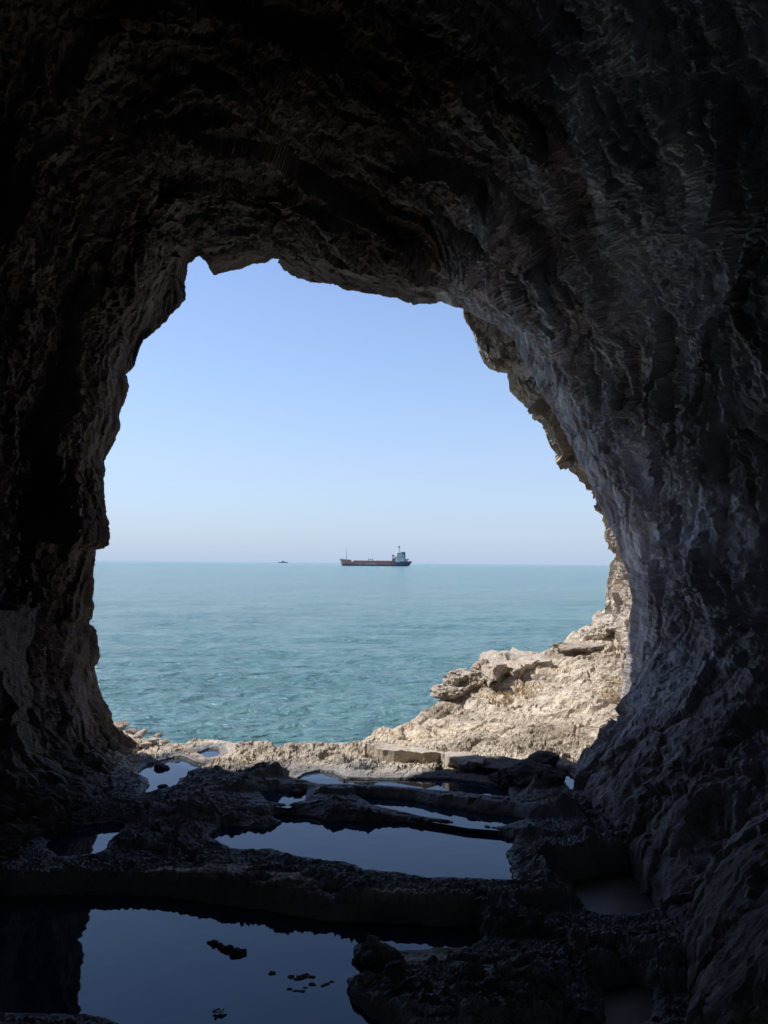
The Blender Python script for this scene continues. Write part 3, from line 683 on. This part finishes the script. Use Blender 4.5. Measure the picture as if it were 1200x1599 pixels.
# ------------------------------------------------------------------ sea
SEAZ = -2.9
def sea():
    inv = np.linspace(1 / 5.5, 1 / 1500, 820)
    Y = 1 / inv; Y = np.concatenate([Y, [2200, 3500, 6000, 12000, 30000, 45000]])
    u = np.linspace(-1.1, 1.1, 560)
    GY = Y[:, None] + 0 * u[None, :]; GX = GY * u[None, :]
    dY = np.gradient(Y)[:, None]
    rng = np.random.RandomState(4)
    H = 0 * GX
    wx = GX + .5 * fbm(GX * .25, GY * .25, 0, 2, 400) * 2; wy = GY + .5 * fbm(GX * .25, GY * .25, 6, 2, 401) * 2
    for i in range(26):
        lam = 0.55 * 1.17 ** i if i < 16 else 2.0 + (i - 16) * .8
        th = math.radians(264 + rng.uniform(-30, 30) * (1.5 if i % 4 == 0 else 1)); kx, ky = math.cos(th) * 2 * math.pi / lam, math.sin(th) * 2 * math.pi / lam
        a = 0.026 * lam ** 0.25
        fade = 1 - sstep(lam * .22, lam * .5, dY)
        ph = kx * wx + ky * wy + rng.uniform(0, 6.28)
        grp = 0.6 + 0.9 * perlin(GX / (lam * 4) + i, GY / (lam * 4), 0.5, 410 + i)
        H = H + a * fade * grp * (1 - 1.6 * np.abs(np.sin(ph / 2)))
    fade2 = 1 - sstep(.12, .5, dY)
    H = H + 0.055 * fade2 * fbm(GX * .8, GY * 1.5, 0, 5, 450, .6)
    o = grid_mesh("sea", np.stack([GX, GY, SEAZ + H], 2), M_sea)
    tag(o, kind="structure", label="calm turquoise sea with small ripples reaching the horizon")
sea()

# ------------------------------------------------------------------ loose rocks
def rock_mesh(dims, seed, angular=0.5, sub=4, rough=.08, terr=False):
    bm = bmesh.new(); bmesh.ops.create_icosphere(bm, subdivisions=sub, radius=1.0)
    V = np.array([v.co[:] for v in bm.verts]); rng = np.random.RandomState(seed)
    r = np.ones(len(V))
    for i in range(14):
        nrm = rng.normal(size=3); nrm /= np.linalg.norm(nrm); off = rng.uniform(.58, .92)
        dt = V @ nrm; r = np.where(dt > 1e-3, np.minimum(r, 1 + (off / np.maximum(dt, 1e-3) - 1) * angular * (off / np.maximum(dt, 1e-3) < 1)), r)
    W_ = V * np.array(dims)[None, :] / max(dims) * (1.25 if sub > 4 else 1.1)
    r = r * (1 + rough * fbm(W_[:, 0] * 1.7 + seed, W_[:, 1] * 1.7, W_[:, 2] * 1.7, 5, seed, .6) * 2)
    r = r * (1 + (.16 if sub > 4 else .09) * facets(W_[:, 0] * 2.0 + seed, W_[:, 1] * 2.0, W_[:, 2] * 2.2, seed, 1.6) + (.06 * facets(W_[:, 0] * 5 + seed, W_[:, 1] * 5, W_[:, 2] * 5, seed + 1, 2.0) if sub > 3 else 0))
    if terr:
        q = (V[:, 2] * 2.5 + V[:, 0] * .6 + fbm(V[:, 0] * 1.5, V[:, 1] * 1.5, V[:, 2] * 1.5, 4, seed + 3) * 1.6) * 1.6; fr = q - np.floor(q)
        r = r + .05 * (sstep(0, .8, fr) - sstep(.85, 1, fr))
    V = V * r[:, None] * np.array(dims)[None, :]
    for v, c in zip(bm.verts, V): v.co = c
    me = bpy.data.meshes.new("rock"); bm.to_mesh(me); bm.free()
    return me
def rock(name, px, py, z, dims, seed, mat, label, cat, group=None, rz=0.0, tilt=0.0, ang=.8, sub=4, lift=0.3, Yfix=None, rough=.08, terr=False):
    p = on_ground(px, py)
    if name == 'boulder' and sub == 5: z = p.z; p = Vector((p.x, p.y + dims[1] * .25, p.z))
    else: z = max(z, p.z) if p.y > 6.2 else z; p = atZ(px, py, z)
    o = link_mesh(name, rock_mesh(dims, seed, ang, sub, rough, terr), mat, smooth=ang < .6)
    o.location = (p.x, p.y, z + dims[2] * lift); o.rotation_euler = (tilt, tilt * .5, rz)
    return tag(o, label, cat, group)

def traced_slab(name, pts, z0, z1, mat, label, cat, seed=1, rough=.02, inset=.09, maxk=4):
    """block with an outline traced on its top face; sides go down to z0"""
    top = [atZ(x, y, z1) for x, y in pts]
    bm = bmesh.new()
    vt = [bm.verts.new(p) for p in top]; cy_ = sum(p.y for p in top) / len(top); vb = [bm.verts.new((p.x, p.y + (inset if p.y < cy_ else 0), z0)) for p in top]
    bm.faces.new(vt); n = len(vt)
    for i in range(n): bm.faces.new((vt[i], vb[i], vb[(i + 1) % n], vt[(i + 1) % n]))
    bmesh.ops.triangulate(bm, faces=bm.faces[:])
    bmesh.ops.recalc_face_normals(bm, faces=bm.faces[:])
    for k in range(maxk):
        bmesh.ops.subdivide_edges(bm, edges=[e for e in bm.edges if e.calc_length() > .05], cuts=1)
        bmesh.ops.triangulate(bm, faces=bm.faces[:])
    V = np.array([v.co[:] for v in bm.verts])
    dx = rough * fbm(V[:, 0] * 6, V[:, 1] * 6, V[:, 2] * 6, 4, seed, .6)
    dz = rough * (fbm(V[:, 0] * 4, V[:, 1] * 7, V[:, 2] * 6, 4, seed + 9, .6) + 1.4 * facets(V[:, 0] * 4, V[:, 1] * 5, V[:, 2] * 6, seed, 1.5)); dx = dx + rough * facets(V[:, 0] * 5, V[:, 1] * 5, V[:, 2] * 7, seed + 4, 1.5)
    for v, a, b in zip(bm.verts, dx, dz): v.co.x += a; v.co.y += b; v.co.z += b * .8
    me = bpy.data.meshes.new(name); bm.to_mesh(me); bm.free()
    return tag(link_mesh(name, me, mat), label, cat)

traced_slab("rock_slab", [(572,1164),(596,1160),(650,1166),(704,1173),(760,1184),(756,1192),(700,1186),(690,1176),(662,1180),(655,1178),(612,1174),(596,1172),(585,1168)], -.05, .10, M_cliff,
            "flat angular slab with a shaded broken front edge on the sunlit lip", "rock", 5)
traced_slab("rock_slab", [(730,1186),(780,1184),(830,1190),(842,1200),(800,1204),(745,1200)], -.05, .07, M_darkstone,
            "low dark slab in shadow behind the thin strip of water", "rock", 6)
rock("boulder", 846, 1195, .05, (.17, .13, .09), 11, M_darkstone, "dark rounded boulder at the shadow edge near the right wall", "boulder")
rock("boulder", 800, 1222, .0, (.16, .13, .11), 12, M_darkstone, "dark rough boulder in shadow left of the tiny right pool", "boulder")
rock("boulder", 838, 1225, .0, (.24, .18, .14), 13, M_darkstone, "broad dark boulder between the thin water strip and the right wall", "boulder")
rock("stone", 762, 1222, -.04, (.065, .05, .05), 14, M_darkstone, "small round dark stone sitting in the thin strip of water", "stone", sub=3)
rock("stone", 252, 1200, -.03, (.07, .05, .03), 15, M_darkstone, "dark stone standing in the small bright left pool", "stone", sub=3)
rock("stone", 255, 1231, -.03, (.05, .035, .022), 16, M_darkstone, "dark stone at the near edge of the small left pool", "stone", sub=3)
rock("stone", 466, 1238, -.04, (.04, .03, .02), 17, M_darkstone, "small dark stone at the sliver of water left of centre", "stone", sub=3)
# outcrop and boulders out on the ledge
OUT = [  # px, base py, z, dims, seed, rz, mat, label
 (742,1050,.28,(.24,.24,.15),22,.6,"cracked yellowish boulder at the left end of the ledge outcrop"),
 (720,1070,.20,(.24,.22,.12),23,.9,"tilted angular boulder below the cracked outcrop"),
 (702,1088,.12,(.22,.20,.08),24,.7,"grey boulder at the sea edge under the outcrop"),
 (757,1058,.26,(.15,.14,.14),25,.9,"small ochre block wedged in the middle of the outcrop"),
 (736,1076,.20,(.14,.12,.09),26,.4,"low ochre block in front of the outcrop"),
 (960,988,.62,(.34,.40,.18),27,.1,"wide boulder with dark underside at the foot of the sunlit cliff"),
 (930,994,.58,(.18,.20,.10),28,.5,"white wedge of rock left of the cliff foot boulder"),
 (905,1014,.44,(.36,.24,.07),29,.15,"low overhanging rock shelf beyond the outcrop"),
]
for (x, y, z, dm, sd, rz, lb) in OUT:
    rock("boulder", x, y, z, dm, sd, M_cliff if sd not in (22, 25, 26) else M_stone, lb, "boulder", "boulders on the sunlit ledge", rz=rz, sub=5, lift=.35, rough=.12, ang=1.0, terr=False)
zb = on_ground(808, 1053).z
traced_slab("boulder", [(750,1036),(750,1026),(764,1020),(780,1019),(800,1014),(826,1018),(850,1022),(862,1030),(858,1037),(838,1036),(812,1041),(792,1038),(768,1045)], zb - .10, zb + .11, M_cliff,
            "large pale flat-topped rock with an undercut shadow on the ledge", "boulder", 21, .045, .10, 6)
LEFT = [(188,1134,.02,(.12,.11,.075),41,"block of pale rock topmost in the rubble beside the left wall"),
 (222,1146,0,(.07,.06,.06),42,"pale stone just below the topmost block by the left wall"),
 (238,1158,0,(.07,.06,.06),43,"angular stone with a dark face in the left rubble"),
 (205,1143,0,(.06,.05,.05),44,"small pale stone against the left cave wall"),
 (256,1160,0,(.055,.05,.04),45,"flat pale stone at the right end of the left rubble"),
 (228,1164,0,(.05,.06,.045),46,"stone half in shadow at the bottom of the left rubble"),
 (247,1150,0,(.05,.05,.04),47,"little pale stone on the sea edge of the left rubble"),
 (213,1153,0,(.06,.05,.05),48,"shaded stone tucked under the left wall")]
for (x, y, z, dm, sd, lb) in LEFT:
    rock("stone", x, y, z, (dm[0] * .9, dm[1] * .9, dm[2] * .55), sd, M_cliff, lb, "stone", "rubble by the left wall", rz=sd, sub=4, ang=1.0)

# rocks standing in the big pool
def pool_rock(pts, label, seed, h=.05):
    """a low knobbly rock following a short px polyline on the water of the big pool"""
    bm = bmesh.new()
    for i, (x, y, r) in enumerate(pts):
        p = atZ(x, y, -.185); me = rock_mesh((r * 1.45, r * .95, h * (r / .06)), seed + i, 1.0, 3, .3)
        me.transform(Matrix.Translation(p)); bm.from_mesh(me)
    me = bpy.data.meshes.new("stone"); bm.to_mesh(me); bm.free()
    return tag(link_mesh("stone", me, M_darkstone), label, "stone")
pool_rock([(334,1474,.022),(345,1479,.020),(357,1483,.026),(370,1489,.026),(377,1490,.022)], "knobbly dark rock breaking the surface of the big foreground pool", 60)
pool_rock([(425,1521,.014)], "tiny lone dark lump in the big foreground pool", 70, .03)
pool_rock([(455,1526,.014),(463,1530,.012),(470,1528,.018),(477,1524,.016),(486,1526,.012)], "small dark lump in the cluster right of centre in the big pool", 80, .03)
pool_rock([(453,1545,.012),(462,1548,.010),(472,1548,.012),(478,1543,.009)], "thin curved sliver of rock lowest in the big pool cluster", 90, .02)
pool_rock([(488,1538,.013)], "round lump in the middle of the big pool cluster", 95, .03)
pool_rock([(504,1540,.010),(511,1537,.011),(518,1534,.010)], "narrow slanting sliver of rock at the right of the pool cluster", 100, .02)
rock("boulder", 578, 1502, -.15, (.055, .045, .035), 110, M_darkstone, "dark knob of rock at the tip of the point in the big pool", "boulder")
rock("boulder", 617, 1520, -.10, (.045, .04, .045), 111, M_darkstone, "rounded dark knob standing up on the bank right of the big pool", "boulder")

# loose stones over the right hand floor
rng = random.Random(8)
protos = [rock_mesh((1, .8, .55), 200 + i, .85, 3, .1) for i in range(6)]
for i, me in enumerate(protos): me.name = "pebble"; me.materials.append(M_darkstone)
cnt = 0
while cnt < 90:
    x = rng.uniform(790, 1030); y = rng.uniform(1255, 1590)
    if rng.random() < .25: x = rng.uniform(640, 900)
    p = atZ(x, y, -.05)
    if any(sdf_poly(np.array([p.x]), np.array([p.y]), POOLW[k][0])[0] < .05 for k in ("e", "f", "h", "i", "k")): continue
    r = rng.uniform(.008, .028) * rng.uniform(.7, 1.3)
    o = bpy.data.objects.new("pebble", rng.choice(protos)); S.collection.objects.link(o)
    o.location = (p.x, p.y, gz(p.x, p.y) + r * .2); o.scale = (r, r, r); o.rotation_euler = (rng.uniform(-.4, .4), rng.uniform(-.4, .4), rng.uniform(0, 6.28))
    tag(o, "loose pebble scattered over the dark floor on the right", "pebble", "pebbles on the dark floor"); cnt += 1

# ------------------------------------------------------------------ dry weeds and moss on the ledge
def tufts(name, spots, mat, label, n, hgt, seed):
    rg = random.Random(seed); bm = bmesh.new()
    for (px, py, z, rad) in spots:
        c = atZ(px, py, z)
        for i in range(n):
            a = rg.uniform(0, 6.28); r = rad * math.sqrt(rg.random())
            x, y = c.x + r * math.cos(a) * 1.4, c.y + r * math.sin(a)
            b = Vector((x, y, gz(x, y) - .005)) if i % 8 == 0 else Vector((x + rg.uniform(-.02, .02), y, b.z))
            h = hgt * rg.uniform(.4, 1.1); ln = Vector((rg.uniform(-1, 1), rg.uniform(-1, 1), 0)) * h * .9
            wv = Vector((math.cos(a * 3), math.sin(a * 3), 0)) * .0025
            v = [bm.verts.new(b - wv), bm.verts.new(b + wv), bm.verts.new(b + ln * .5 + Vector((0, 0, h * .7)) + wv * .6), bm.verts.new(b + ln + Vector((0, 0, h)))]
            bm.faces.new((v[0], v[1], v[2])); bm.faces.new((v[0], v[2], v[3]))
    me = bpy.data.meshes.new(name); bm.to_mesh(me); bm.free()
    o = link_mesh(name, me, mat); tag(o, label, "plants", kind="stuff")
tufts("dry_grass", [(800,1072,.25,.16),(775,1080,.22,.14),(828,1066,.27,.13),(965,1052,.42,.14),(950,1062,.4,.1)], plain("straw", (.42, .28, .12), .9), "dry straw coloured weeds in the cracks of the sunlit ledge", 260, .045, 3)
tufts("moss", [(838,1182,.1,.10),(818,1184,.1,.10),(800,1180,.1,.08),(860,1178,.1,.06)], plain("moss", (.16, .15, .05), .9), "yellow green moss behind the dark boulder by the right wall", 300, .02, 4)

# scrap of clear film at the lower left
def scrap():
    c = atZ(343, 1582, -.183); bm = bmesh.new(); rg = random.Random(5)
    g = [[bm.verts.new((c.x + (i - 3) * .009 + rg.uniform(-.002, .002), c.y + (j - 2) * .011 + rg.uniform(-.002, .002) + i * .001, c.z + .004 + rg.uniform(0, .010))) for i in range(7)] for j in range(4)]
    for j in range(3):
        for i in range(6):
            if (i, j) not in ((0, 0), (5, 2), (5, 0)): bm.faces.new((g[j][i], g[j][i + 1], g[j + 1][i + 1], g[j + 1][i]))
    bmesh.ops.delete(bm, geom=[v for v in bm.verts if not v.link_faces], context='VERTS')
    me = bpy.data.meshes.new("plastic_scrap"); bm.to_mesh(me); bm.free()
    tag(link_mesh("plastic_scrap", me, plain("plastic_film", (.5, .52, .55), .25)), "crumpled pale scrap floating at the near edge of the big pool", "scrap")
scrap()

# ------------------------------------------------------------------ ships
class MB:
    def __init__(s): s.bm = bmesh.new()
    def box(s, x0, x1, y0, y1, z0, z1, taper=0, dx=0):
        v = [s.bm.verts.new(p) for p in ((x0, y0, z0), (x1, y0, z0), (x1, y1, z0), (x0, y1, z0), (x0 + taper + dx, y0 + taper, z1), (x1 - taper + dx, y0 + taper, z1), (x1 - taper + dx, y1 - taper, z1), (x0 + taper + dx, y1 - taper, z1))]
        for f in ((3, 2, 1, 0), (4, 5, 6, 7), (0, 1, 5, 4), (1, 2, 6, 5), (2, 3, 7, 6), (3, 0, 4, 7)): s.bm.faces.new([v[i] for i in f])
        return s
    def tube(s, a, b, r0, r1=None, n=8):
        a, b = Vector(a), Vector(b); r1 = r0 if r1 is None else r1
        d = (b - a).normalized(); t = d.orthogonal().normalized(); w = d.cross(t)
        A = [s.bm.verts.new(a + (t * math.cos(i * 6.2832 / n) + w * math.sin(i * 6.2832 / n)) * r0) for i in range(n)]
        B = [s.bm.verts.new(b + (t * math.cos(i * 6.2832 / n) + w * math.sin(i * 6.2832 / n)) * r1) for i in range(n)]
        for i in range(n): s.bm.faces.new((A[i], A[(i + 1) % n], B[(i + 1) % n], B[i]))
        s.bm.faces.new(A[::-1]); s.bm.faces.new(B)
        return s
    def build(s, name, mat, parent):
        bmesh.ops.recalc_face_normals(s.bm, faces=s.bm.faces[:])
        me = bpy.data.meshes.new(name); s.bm.to_mesh(me); s.bm.free()
        return link_mesh(name, me, mat, parent)
def hull_mesh(sections):
    """sections: (x_bottom, x_top, halfbeam_bottom, halfbeam_top, z_bottom, z_top)"""
    bm = bmesh.new(); rings = []
    for (xb, xt, hb, ht, zb, zt) in sections:
        k = []
        for sgn in (-1, 1):
            for q in ((0, 0), (.5, .82), (1, 1)) if sgn < 0 else ((1, 1), (.5, .82), (0, 0)):
                k.append(bm.verts.new((xb + (xt - xb) * q[0], sgn * (hb + (ht - hb) * q[1]), zb + (zt - zb) * q[0])))
        rings.append(k)
    for a, b in zip(rings, rings[1:]):
        for i in range(6): bm.faces.new((a[i], a[(i + 1) % 6], b[(i + 1) % 6], b[i]))
    bm.faces.new(rings[0]); bm.faces.new(rings[-1][::-1])
    bmesh.ops.recalc_face_normals(bm, faces=bm.faces[:])
    me = bpy.data.meshes.new("hull"); bm.to_mesh(me); bm.free(); return me
def two_tone(name, aft, fore, edge, lower):
    m, t, b = new_mat(name); L = t.links.new
    tc = N(t, "ShaderNodeTexCoord"); sp = N(t, "ShaderNodeSeparateXYZ"); L(tc.outputs["Object"], sp.inputs[0])
    n = N(t, "ShaderNodeTexNoise", Scale=.35, Detail=6.0); L(tc.outputs["Object"], n.inputs["Vector"])
    ad = N(t, "ShaderNodeMath", _operation='MULTIPLY_ADD'); ad.inputs[1].default_value = 14; L(n.outputs["Fac"], ad.inputs[0]); L(sp.outputs["X"], ad.inputs[2])
    mr = N(t, "ShaderNodeMapRange"); mr.inputs["From Min"].default_value = edge + 4; mr.inputs["From Max"].default_value = edge + 16; L(ad.outputs[0], mr.inputs["Value"])
    mx = N(t, "ShaderNodeMix", _data_type='RGBA'); mx.inputs["A"].default_value = (*fore, 1); mx.inputs["B"].default_value = (*aft, 1); L(mr.outputs["Result"], mx.inputs["Factor"])
    a2 = N(t, "ShaderNodeMath", _operation='MULTIPLY_ADD'); a2.inputs[1].default_value = 1.5; L(n.outputs["Fac"], a2.inputs[0]); L(sp.outputs["Z"], a2.inputs[2])
    m2 = N(t, "ShaderNodeMapRange"); m2.inputs["From Min"].default_value = 2.6; m2.inputs["From Max"].default_value = 3.3; L(a2.outputs[0], m2.inputs["Value"])
    m3 = N(t, "ShaderNodeMix", _data_type='RGBA'); m3.inputs["A"].default_value = (*lower, 1); L(mx.outputs["Result"], m3.inputs["B"]); L(m2.outputs["Result"], m3.inputs["Factor"])
    L(m3.outputs["Result"], b.inputs["Base Color"]); b.inputs["Roughness"].default_value = .6
    return m
def cargo_ship():
    D = 1160.0; c = atY(587, 884, D)
    root = bpy.data.objects.new("cargo_ship", None); S.collection.objects.link(root)
    root.location = (c.x, D, SEAZ - .2); root.scale = (1, 1, 1.1); root.rotation_euler = (0, 0, math.radians(3))
    tag(root, "rusty red and dark blue cargo ship with white deckhouse at its stern", "ship")
    navy = (.075, .095, .14); rust = (.44, .22, .17)  # ship paints lightened, putting the haze of distance into the colour
    mh = two_tone("ship_hull_hazed_paint", navy, rust, 22, (.09, .095, .13))
    white = plain("ship_white", (.62, .62, .60), .5, sc=.3); dark = plain("ship_dark", (.16, .20, .28), .5, sc=.3); red = plain("ship_red", (.34, .16, .14), .6, sc=.3)  # these paints carry the same haze in their colour
    # x: -54 bow (left in the picture) ... +54 stern
    sec = [(-50.5, -54.5, .1, .6, 0, 9.4), (-49, -52, 1.2, 4.2, 0, 9.2), (-45, -46, 4, 6.8, 0, 8.8), (-37, -37, 7, 8, 0, 8.4), (-36.6, -36.6, 7.2, 8, 0, 5.9),
           (-20, -20, 8, 8.2, 0, 5.7), (20, 20, 8, 8.2, 0, 5.7), (36, 36, 7.6, 8.2, 0, 5.9), (36.4, 36.4, 7.6, 8.2, 0, 6.6), (46, 48, 6, 7.8, 0, 6.8), (50, 54, 3.5, 6.2, .6, 7.0), (51, 55, 1.5, 4.5, 1.5, 7.1)]
    h = link_mesh("hull", hull_mesh(sec), mh, root)
    mk = plain("ship_lettering", (.55, .50, .48), .6)
    for (a, b) in ((-28.5, -26.2), (-25.2, -23.4), (-22.4, -20.6), (-16.4, -14.4), (-13.4, -11), (-10, -8.4), (-7.2, -4.8), (-3.8, -2.2), (-1.2, .6)):
        b_ = MB(); b_.box(a, a + .7, -8.32, -8.2, 1.9, 4.1).box(a + .71, b, -8.3, -8.2, 3.3, 4.0)
        if int(a) % 2: b_.box(a + .71, b, -8.3, -8.2, 1.95, 2.6)
        b_.build("hull_letter", mk, h)
    MB().box(-34, 30, -5.6, 5.6, 5.6, 7.0).build("hatch_coaming", red, root)
    for i in range(8): MB().box(-33 + i * 7.9, -33 + i * 7.9 + 7.4, -5.9, 5.9, 7.003, 7.45, .2).build("hatch_cover", red, root)
    MB().box(-11, -10.2, -4, -3.2, 6.9, 10.4).box(-5.2, -4.4, -4, -3.2, 6.9, 10.4).box(-11, -4.4, -3.95, -3.25, 8.5, 9.2).build("deck_gantry", red, root)
    MB().tube((-44, 0, 8.4), (-44, 0, 24), .38, .18).tube((-44, -2.4, 17.5), (-44, 2.4, 17.5), .15).tube((-45.4, 0, 13.5), (-42.6, 0, 13.5), .15).build("foremast", dark, root)
    b_ = MB()
    for x in (-53, -50, -47): b_.tube((x, -3, 9), (x, -3, 10.2), .12)
    b_.tube((-53, -3, 10.1), (-47, -3, 10.1), .1).build("rail", dark, root)
    # deckhouse
    dh = MB().box(29, 43, -7, 7, 6.3, 9.6).box(29.8, 43, -6.6, 6.6, 9.603, 12.4).box(30.6, 42.4, -6.2, 6.2, 12.403, 15.2).box(31.9, 39.5, -6, 6, 15.203, 18.4).box(33, 38, -4, 4, 18.403, 20.0, .5).build("deckhouse", white, root)
    MB().box(31.9, 32.25, -5.6, 5.6, 16.5, 17.7).box(32.4, 37.6, -6.12, -5.98, 16.4, 17.5).build("bridge_window", dark, dh)
    for z in (10.6, 13.4):
        for x in (32.6, 35, 37.4): MB().box(x, x + .9, -6.75 + (z > 12) * .4, -6.5 + (z > 12) * .4, z, z + .9).build("window", dark, dh)
    MB().tube((24.5, -3, 6.5), (26, -3, 15.5), .5, .3).tube((26, -3, 15.2), (30.2, -3, 11), .35).box(24.2, 28, -5, 0, 13.2, 15.4, .4).build("deck_crane", dark, root)
    MB().box(25, 29.2, -6, 6, 6.4, 11.2, .4).box(28.5, 31, -5, 5, 11.2, 13, .2).build("winch_house", red, root)
    MB().box(36.5, 44.6, -3.6, 3.6, 15.3, 19.6, .3, .2).build("funnel", dark, root)
    MB().box(38.0, 44.4, -6.3, 5.5, 9.6, 15.3, .15).build("engine_casing", dark, root)
    m = MB().tube((35.4, 0, 19.9), (35.4, 0, 28.6), .45, .25).tube((33.6, 0, 27.2), (37.2, 0, 27.2), .3).tube((34.2, 0, 24.6), (36.8, 0, 24.6), .28).tube((35.4, 0, 24), (33.8, 0, 27.6), .25)
    m.build("radar_mast", dark, root)
    MB().box(33.2, 36.4, -.4, .4, 26, 26.6).build("radar_scanner", dark, root)
    MB().box(43.5, 47.2, -5, 5, 6.7, 10.0, .3).build("stern_house", white, root)
    MB().tube((44.3, -4, 9.8), (44.6, -4, 13), .35, .3).build("ventilator", white, root)
    MB().tube((47, -4.5, 6.8), (48.6, -4.5, 11), .22).tube((48.6, -4.5, 11), (50.5, -4.5, 9.5), .18).build("davit", dark, root)
    lb = MB(); lb.box(44.8, 49.4, -6.9, -5.3, 8.3, 9.7, .4).build("lifeboat", plain("lifeboat_orange", (.55, .17, .06), .5), root)
cargo_ship()
def far_ship():
    D = 5200.0; c = atY(442.5, 879.6, D)
    root = bpy.data.objects.new("distant_ship", None); S.collection.objects.link(root)
    root.location = (c.x, D, SEAZ); tag(root, "tiny dark vessel on the horizon left of the cargo ship", "ship")
    g = plain("far_grey", (.10, .12, .15), .7, sc=.1)
    sec = [(-31, -34, .2, .8, 0, 6.8), (-26, -27, 3, 4, 0, 6), (-12, -12, 5, 5, 0, 5.2), (20, 20, 5, 5, 0, 4.6), (30, 31, 4, 4.6, 0, 4.8)]
    link_mesh("hull", hull_mesh(sec), g, root)
    MB().box(-9, 7, -3.5, 3.5, 4.6, 9.6, .8).box(-5, 2, -3, 3, 9.603, 12.6, .6).build("deckhouse", g, root)
    MB().box(13, 24, -3, 3, 4.5, 6.8, .5).build("aft_house", g, root)
    MB().tube((-1, 0, 12), (-1, 0, 18.5), .7, .4).build("mast", g, root)
far_ship()
